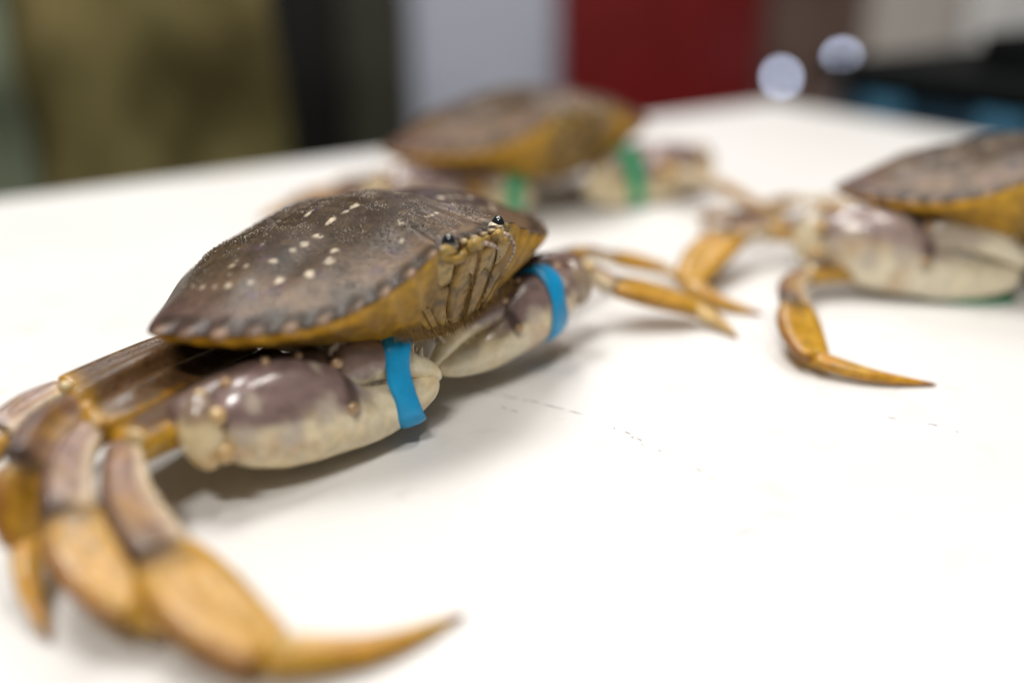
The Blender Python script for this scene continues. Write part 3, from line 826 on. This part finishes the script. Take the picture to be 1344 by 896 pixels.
claws1 = {1: dict(p0=(8.75, 2.8), p1=(1.05, 4.9), z0=2.35, z1=1.95, fat=1.0), -1: dict(p0=(-6.7, 5.0), p1=(.5, 3.9), z0=2.75, z1=1.75, fat=.86, knobs=.15)}
root1, cw1 = crab(W1, 'nearest crab, brown shell speckled white, both claws tied with blue bands', 'live crabs on the table', legs1, claws1, 1.0, 0)
band('rubber_band', cw1[1], 7.0, 0, .78, BLUE, tilt=.8, lean=.08, thick=.12, label='blue rubber band round the finger tips of the nearest claw', group='blue rubber bands')
band('rubber_band', cw1[-1], 1.9, 0, .92, BLUE, tilt=.15, lean=.12, thick=.12, label='blue rubber band round the far claw, behind the nearest crab\'s mouth', group='blue rubber bands')

# crab at the back, green bands
W2 = frame((.2, 62.6, 4.35), -2.45, .10, .0, 1.13)
cx2 = lambda x, y, z: W2(A(x, y, z))
legs2 = {(1, k): None for k in range(4)}
legs2.update({(-1, k): None for k in range(4)})
legs2[(1, 0)] = ([cx2(4.4, 1.6, -2.6), (-7.4, 57.2, 1.5), (-9.8, 57.0, 1.4), (-13.0, 56.8, .9), (-14.9, 57.2, .08)], {})
legs2[(1, 1)] = ([cx2(4.6, .2, -2.6), (-7.6, 58.6, 1.6), (-10.0, 59.0, 1.4), (-12.6, 59.2, .9), (-14.2, 60.4, .08)], {})
legs2[(1, 2)] = ([cx2(4.4, -1, -2.5), (-7.0, 60.6, 1.8), (-9.0, 61.6, 1.5), (-10.8, 62.6, .9), (-11.6, 64.6, .08)], {})
legs2[(1, 3)] = ([cx2(3.8, -2.6, -2.4), (-5.4, 65.0, 1.8), (-6.4, 66.8, 1.5), (-6.6, 69.0, .9), (-5.6, 71.0, .08)], {})
legs2[(-1, 0)] = ([cx2(-4.4, 2.6, -2.4), (10.2, 60.6, 2.0), (12.3, 57.6, 1.9), (14.4, 55.9, .9), (16.5, 55.6, .08)], {})
legs2[(-1, 1)] = ([cx2(-4.6, .8, -2.5), (8.6, 66.0, 2.4), (10.4, 66.4, 1.9), (12.4, 65.2, .9), (13.8, 63.2, .08)], {})
legs2[(-1, 2)] = ([cx2(-4.4, -1, -2.5), (6.6, 68.4, 2.4), (8.0, 70.0, 1.9), (9.4, 70.2, .9), (11.2, 69.2, .08)], {})
legs2[(-1, 3)] = ([cx2(-3.8, -2.6, -2.4), (2.6, 69.4, 2.4), (3.0, 71.6, 1.9), (4.2, 73.0, .9), (6.2, 73.6, .08)], {})
claws2 = {1: dict(p0=(9.3, 1.2), p1=(2.2, 4.4), z0=2.4, z1=1.4, fat=.95), -1: dict(p0=(-8.3, 6.2), p1=(-.9, 4.8), z0=1.9, z1=1.3, fat=.98)}
root2, cw2 = crab(W2, 'farthest crab, mauve and amber shell, green bands on its claws', 'live crabs on the table', legs2, claws2, .45, 100, 1.35, False)
band('rubber_band', cw2[1], 7.2, 0, 1.0, GREEN, tilt=.1, label='smaller green rubber band, just below the farthest crab\'s shell', group='green rubber bands')
band('rubber_band', cw2[-1], 5.3, 0, 1.2, GREEN, tilt=.1, label='larger upright green rubber band, beside the farthest crab\'s face', group='green rubber bands')

# crab at the right edge
W3 = frame((23.9, 46.8, 4.35), -3.1, .10, .0)
legs3 = {(1, k): None for k in range(4)}
legs3.update({(-1, k): None for k in range(4)})
cx3 = lambda x, y, z: W3(A(x, y, z))
legs3[(1, 0)] = ([cx3(4.4, 2.2, -3.3), (13.3, 42.8, 1.2), (11.5, 37.8, 1.5), (11.4, 34.5, .6), (15.57, 33.15, .08)], {'size': .9})
legs3[(1, 1)] = ([cx3(4.6, .4, -2.8), (13.0, 48.3, 1.8), (11.0, 47.4, 1.8), (8.0, 42.9, .8), (11.0, 40.68, .08)], {'size': 1.05})
legs3[(1, 2)] = ([cx3(4.4, -1.4, -2.8), (14.0, 50.6, 1.6), (12.4, 52.0, 1.6), (11.0, 54.2, .8), (11.6, 56.6, .08)], {'size': .8})
legs3[(1, 3)] = ([cx3(3.8, -2.8, -2.6), (17.4, 53.4, 1.8), (16.2, 55.0, 1.6), (15.4, 57.2, .8), (16.6, 59.2, .08)], {'size': .8})
claws3 = {1: dict(p0=(9.9, 2.4), p1=(1.3, 4.9), z0=2.5, z1=1.5, pale=.06, fat=.98, gape=.5), -1: dict(p0=(-8.6, 3.0), p1=(-.6, 4.6), z0=2.6, z1=1.9, pale=.3)}
root3, cw3 = crab(W3, 'crab cut off by the picture edge, pale spiny claw held in front', 'live crabs on the table', legs3, claws3, .55, 200, 1.3, False)
def slack_band(c, ax, ra, rb, h, th, mat, label, group):
    V = []; F = []; m = 72
    e = nrm(A(*ax, 0)); f_ = A(-e[1], e[0], 0)
    for j in range(m):
        t = 2 * math.pi * j / m
        wv = 1 + .06 * math.sin(3 * t + 1)
        for (dr, dz) in ((0, 0), (0, h), (th, h), (th, 0)):
            V.append(A(*c, .02) + e * (ra + dr) * math.cos(t) * wv + f_ * (rb + dr) * math.sin(t) * wv + A(0, 0, dz))
    for j in range(m):
        for i in range(4): F.append((j * 4 + i, j * 4 + (i + 1) % 4, ((j + 1) % m) * 4 + (i + 1) % 4, ((j + 1) % m) * 4 + i))
    return tag(mk('rubber_band', np.array(V), F, mat, None, (c[0], c[1], 0)), label, 'rubber band', group)
slack_band((20.6, 42.9), (1, -.27), 2.0, 1.0, .2, .1, GREEN, 'green rubber band lying under the pale spiny claw at the picture edge', 'green rubber bands')

scratch((-1.26, 33.4), (2.82, 31.1), .022, .25)
scratch((3.4, 30.2), (4.3, 28.95), .024, .2)
scratch((4.7, 28.6), (6.2, 26.6), .016, .5)
scratch((12.86, 30.68), (15.34, 29.47), .018, .6)
scratch((-.35, 31.95), (.5, 31.2), .02, .3)

M_SMUDGE = plain('smudge_grey', (.62, .62, .62), .5, noise=.12, nscale=60)
for (x, y, ra, rb, an) in ((6.36, 23.7, .45, .14, .4), (5.7, 22.1, .28, .16, 1.0), (7.6, 24.6, .5, .07, -.3), (5.2, 21.9, .2, .1, .2), (2.2, 19.0, .5, .2, .1), (14.0, 33.0, .12, .06, .4), (-16.5, 41.0, .9, .25, .1)):
    m_ = 22; V = [(x, y, .008)]; F = []
    for j in range(m_):
        t = 2 * math.pi * j / m_; k_ = rng.uniform(.55, 1.2)
        u, v = ra * k_ * math.cos(t), rb * k_ * math.sin(t)
        V.append((x + u * math.cos(an) - v * math.sin(an), y + u * math.sin(an) + v * math.cos(an), .008))
    for j in range(m_): F.append((0, 1 + j, 1 + (j + 1) % m_))
    mk('smudge', V, F, M_SMUDGE, tb, (0, 45, 0), smooth_=False, recalc=False)

# ------------------------------------------------------------------ out-of-focus background
def cloth(name, x0, x1, y, z0, z1, mat, seed, amp=2.5, ang=0.0):
    nx, nz = 90, 50
    V = []; F = []
    for layer in (0, 1):
        for i in range(nz):
            for j in range(nx):
                u = j / (nx - 1); v = i / (nz - 1)
                x = x0 + (x1 - x0) * u; z = z0 + (z1 - z0) * v
                n_ = fbm(np.array([x * .05, z * .03, 1.0]), 1.6, seed) - .5
                dy = amp * math.sin(u * 14 + n_ * 5) * (.6 + .4 * v) + n_ * amp * 4
                V.append((x - ang * 0, y + (u - .5) * ang + dy + layer * .5, z + n_ * 2))
    for layer in (0, 1):
        o = layer * nx * nz
        for i in range(nz - 1):
            for j in range(nx - 1): F.append((o + i * nx + j, o + i * nx + j + 1, o + (i + 1) * nx + j + 1, o + (i + 1) * nx + j))
    h = nx * nz
    for i in range(nz - 1):
        for j in (0, nx - 1): F.append((i * nx + j, (i + 1) * nx + j, h + (i + 1) * nx + j, h + i * nx + j))
    for j in range(nx - 1):
        for i in (0, nz - 1): F.append((i * nx + j, i * nx + j + 1, h + i * nx + j + 1, h + i * nx + j))
    return mk(name, V, F, mat, None, ((x0 + x1) / 2, y, z0))
M_OLIVE = plain('olive_canvas', (.115, .10, .028), .8, nscale=9, col2=(.27, .215, .08), bump=.3)
tag(cloth('canvas_cloth', -78, -25.5, 108, FLOOR, 50, M_OLIVE, 3, 2.2, 10), 'mottled olive green canvas cloth hanging behind the table edge', 'cloth')
M_TEAL = plain('grey_green_canvas', (.17, .20, .13), .8, noise=.3, nscale=12)
tag(cloth('canvas_cloth', -64, -50, 101, FLOOR, 50, M_TEAL, 8, 1.5, 3), 'grey green cloth at the edge, overlapping the olive canvas', 'cloth')

def panel(name, x0, x1, y, z0, z1, depth, mat, label, cat, rails=0):
    r = empty(name, ((x0 + x1) / 2, y, FLOOR))
    bs = A((x0 + x1) / 2, y, FLOOR)
    V, F = quadbox([(x0, y), (x1, y), (x1, y + depth), (x0, y + depth)], z0, z1)
    o = mk('carcass', V, F, mat, r, bs, smooth_=False)
    m_ = o.modifiers.new('b', 'BEVEL'); m_.width = .008; m_.segments = 3
    if rails:
        for i in range(rails):
            xa = x0 + (x1 - x0) * i / rails + 1; xb = x0 + (x1 - x0) * (i + 1) / rails - 1
            V, F = quadbox([(xa, y - 1.5), (xb, y - 1.5), (xb, y - .01), (xa, y - .01)], z0 + 2, z1 - 2)
            o = mk('front_panel', V, F, mat, r, bs, smooth_=False)
            m_ = o.modifiers.new('b', 'BEVEL'); m_.width = .004; m_.segments = 2
    return tag(r, label, cat)
panel('black_cabinet', -62, -36, 225, FLOOR, 60, 40, plain('black_paint', (.006, .006, .005), .5), 'narrow black upright cabinet beside the olive canvas', 'cabinet', 1)
panel('dark_cabinet', -36, -21.5, 222, FLOOR, 60, 40, plain('dark_olive_paint', (.045, .045, .03), .5, noise=.3, nscale=6), 'dark olive grey cabinet next to the pale blue one', 'cabinet', 1)
panel('pale_cabinet', -21.5, 10.8, 224, FLOOR, 60, 40, plain('pale_blue_paint', (.60, .63, .74), .4, noise=.05, nscale=6), 'pale blue grey cabinet between dark olive and red', 'cabinet', 1)
panel('red_cabinet', 10.8, 54, 220, FLOOR, 60, 40, plain('red_paint', (.20, .008, .008), .4, noise=.15, nscale=5), 'deep red cabinet behind the farthest crab', 'cabinet', 2)
panel('brown_cabinet', 54, 79, 230, FLOOR, 60, 40, plain('brown_paint', (.16, .10, .08), .5, noise=.4, nscale=7), 'brown grey cabinet beside the red one', 'cabinet', 1)
panel('grey_cabinet', 79, 101, 232, FLOOR, 60, 40, plain('warm_grey_paint', (.62, .57, .52), .5, noise=.15, nscale=6), 'warm grey cabinet above the dark blue bin', 'cabinet', 1)
panel('white_cabinet', 102, 150, 228, -9, 60, 40, plain('white_paint', (.9, .89, .87), .5), 'white cabinet in the upper picture corner', 'cabinet', 1)

# dark blue bin standing at the table's side edge
bn = A(*(EC + E2 * 2.5 + A(4.0, 1.5)))
br = empty('storage_bin', (bn[0], bn[1], FLOOR))
bs = A(bn[0], bn[1], FLOOR)
M_NAVY = plain('navy_plastic', (.010, .035, .06), .35, noise=.3, nscale=8, coat=.3)
M_BLK = plain('black_plastic', (.004, .005, .005), .9)
M_BLK.node_tree.nodes['Principled BSDF'].inputs['Specular IOR Level'].default_value = .1
dirv = E2; nv_ = A(-E2[1], E2[0])
nv_ = nv_ if nv_[0] > 0 else -nv_
p0 = bn; q = [p0, p0 + dirv * 75, p0 + dirv * 75 + nv_ * 45, p0 + nv_ * 45]
V, F = quadbox(q, FLOOR, 1.8)
o = mk('tub', V, F, M_NAVY, br, bs, smooth_=False); m_ = o.modifiers.new('b', 'BEVEL'); m_.width = .02; m_.segments = 4
ctr = sum(q) / 4
q2 = [ctr + (c - ctr) * 1.03 for c in q]
V, F = quadbox(q2, 1.8, 4.0)
o = mk('lid', V, F, M_BLK, br, bs, smooth_=False); m_ = o.modifiers.new('b', 'BEVEL'); m_.width = .008; m_.segments = 3
M_RIB = plain('blue_plastic', (.03, .12, .20), .35, coat=.3)
for i in range(6):
    a0 = p0 + dirv * (5 + i * 12) - nv_ * 1.0
    V, F = quadbox([a0, a0 + dirv * 5, a0 + dirv * 5 + nv_ * 1.0, a0 + nv_ * 1.0], FLOOR + 3, 1.4)
    o = mk('rib', V, F, M_RIB, br, bs, smooth_=False); m_ = o.modifiers.new('b', 'BEVEL'); m_.width = .005; m_.segments = 2
cr_ = [p0 + dirv * 14 + nv_ * 3, p0 + dirv * 70 + nv_ * 3, p0 + dirv * 70 + nv_ * 38, p0 + dirv * 14 + nv_ * 38]
cc_ = sum(cr_) / 4
ct = empty('crate', (cc_[0], cc_[1], 4.0)); cb = A(cc_[0], cc_[1], 4.0)
V, F = quadbox(cr_, 4.0, 4.6)
mk('bottom', V, F, M_BLK, ct, cb, smooth_=False)
for i_ in range(4):
    a_, b_ = cr_[i_], cr_[(i_ + 1) % 4]
    inn = nrm(cc_ - .5 * (a_ + b_)) * 1.2
    V, F = quadbox([a_, b_, b_ + inn, a_ + inn], 4.61, 7.4)
    o = mk('side', V, F, M_BLK, ct, cb, smooth_=False); m_ = o.modifiers.new('b', 'BEVEL'); m_.width = .003; m_.segments = 2
tag(ct, 'shallow black crate resting on the dark blue bin', 'crate')
tag(br, 'dark blue plastic bin with black lid beside the table corner', 'bin')

# two glowing balls on added stems, standing in for out-of-focus bright discs
M_GLOW = plain('glowing_ball', (.66, .76, 1.0), .3, emit=10.0)
for (x, y, z, lab) in ((52.6, 197.0, -9.6, 'lower of two glowing balls standing in for blurred bright discs, at the table corner'), (64.6, 199.0, -6.5, 'upper of two glowing balls standing in for blurred bright discs, above the bin')):
    r = empty('glow_stand', (x, y, FLOOR)); bs = A(x, y, FLOOR)
    V, F = ball((x, y, z), .95, nu=20, nv=14)
    mk('glow_ball', V, F, M_GLOW, r, bs)
    V, F, t, a = sweep([(x, y, FLOOR), (x, y, (FLOOR + z) / 2), (x, y, z - 1.0)], (1, 0, 0), (.5, .5), (.5, .5), 8, 12, 2, 0)
    mk('stem', V, F, M_STEEL, r, bs)
    V, F, t, a = sweep([(x, y, FLOOR), (x, y, FLOOR + 1), (x, y, FLOOR + 2)], (1, 0, 0), (9, 8.5), (9, 8.5), 8, 24, 2, 0)
    mk('foot', V, F, M_STEEL, r, bs)
    tag(r, lab, 'lamp', 'glowing balls')
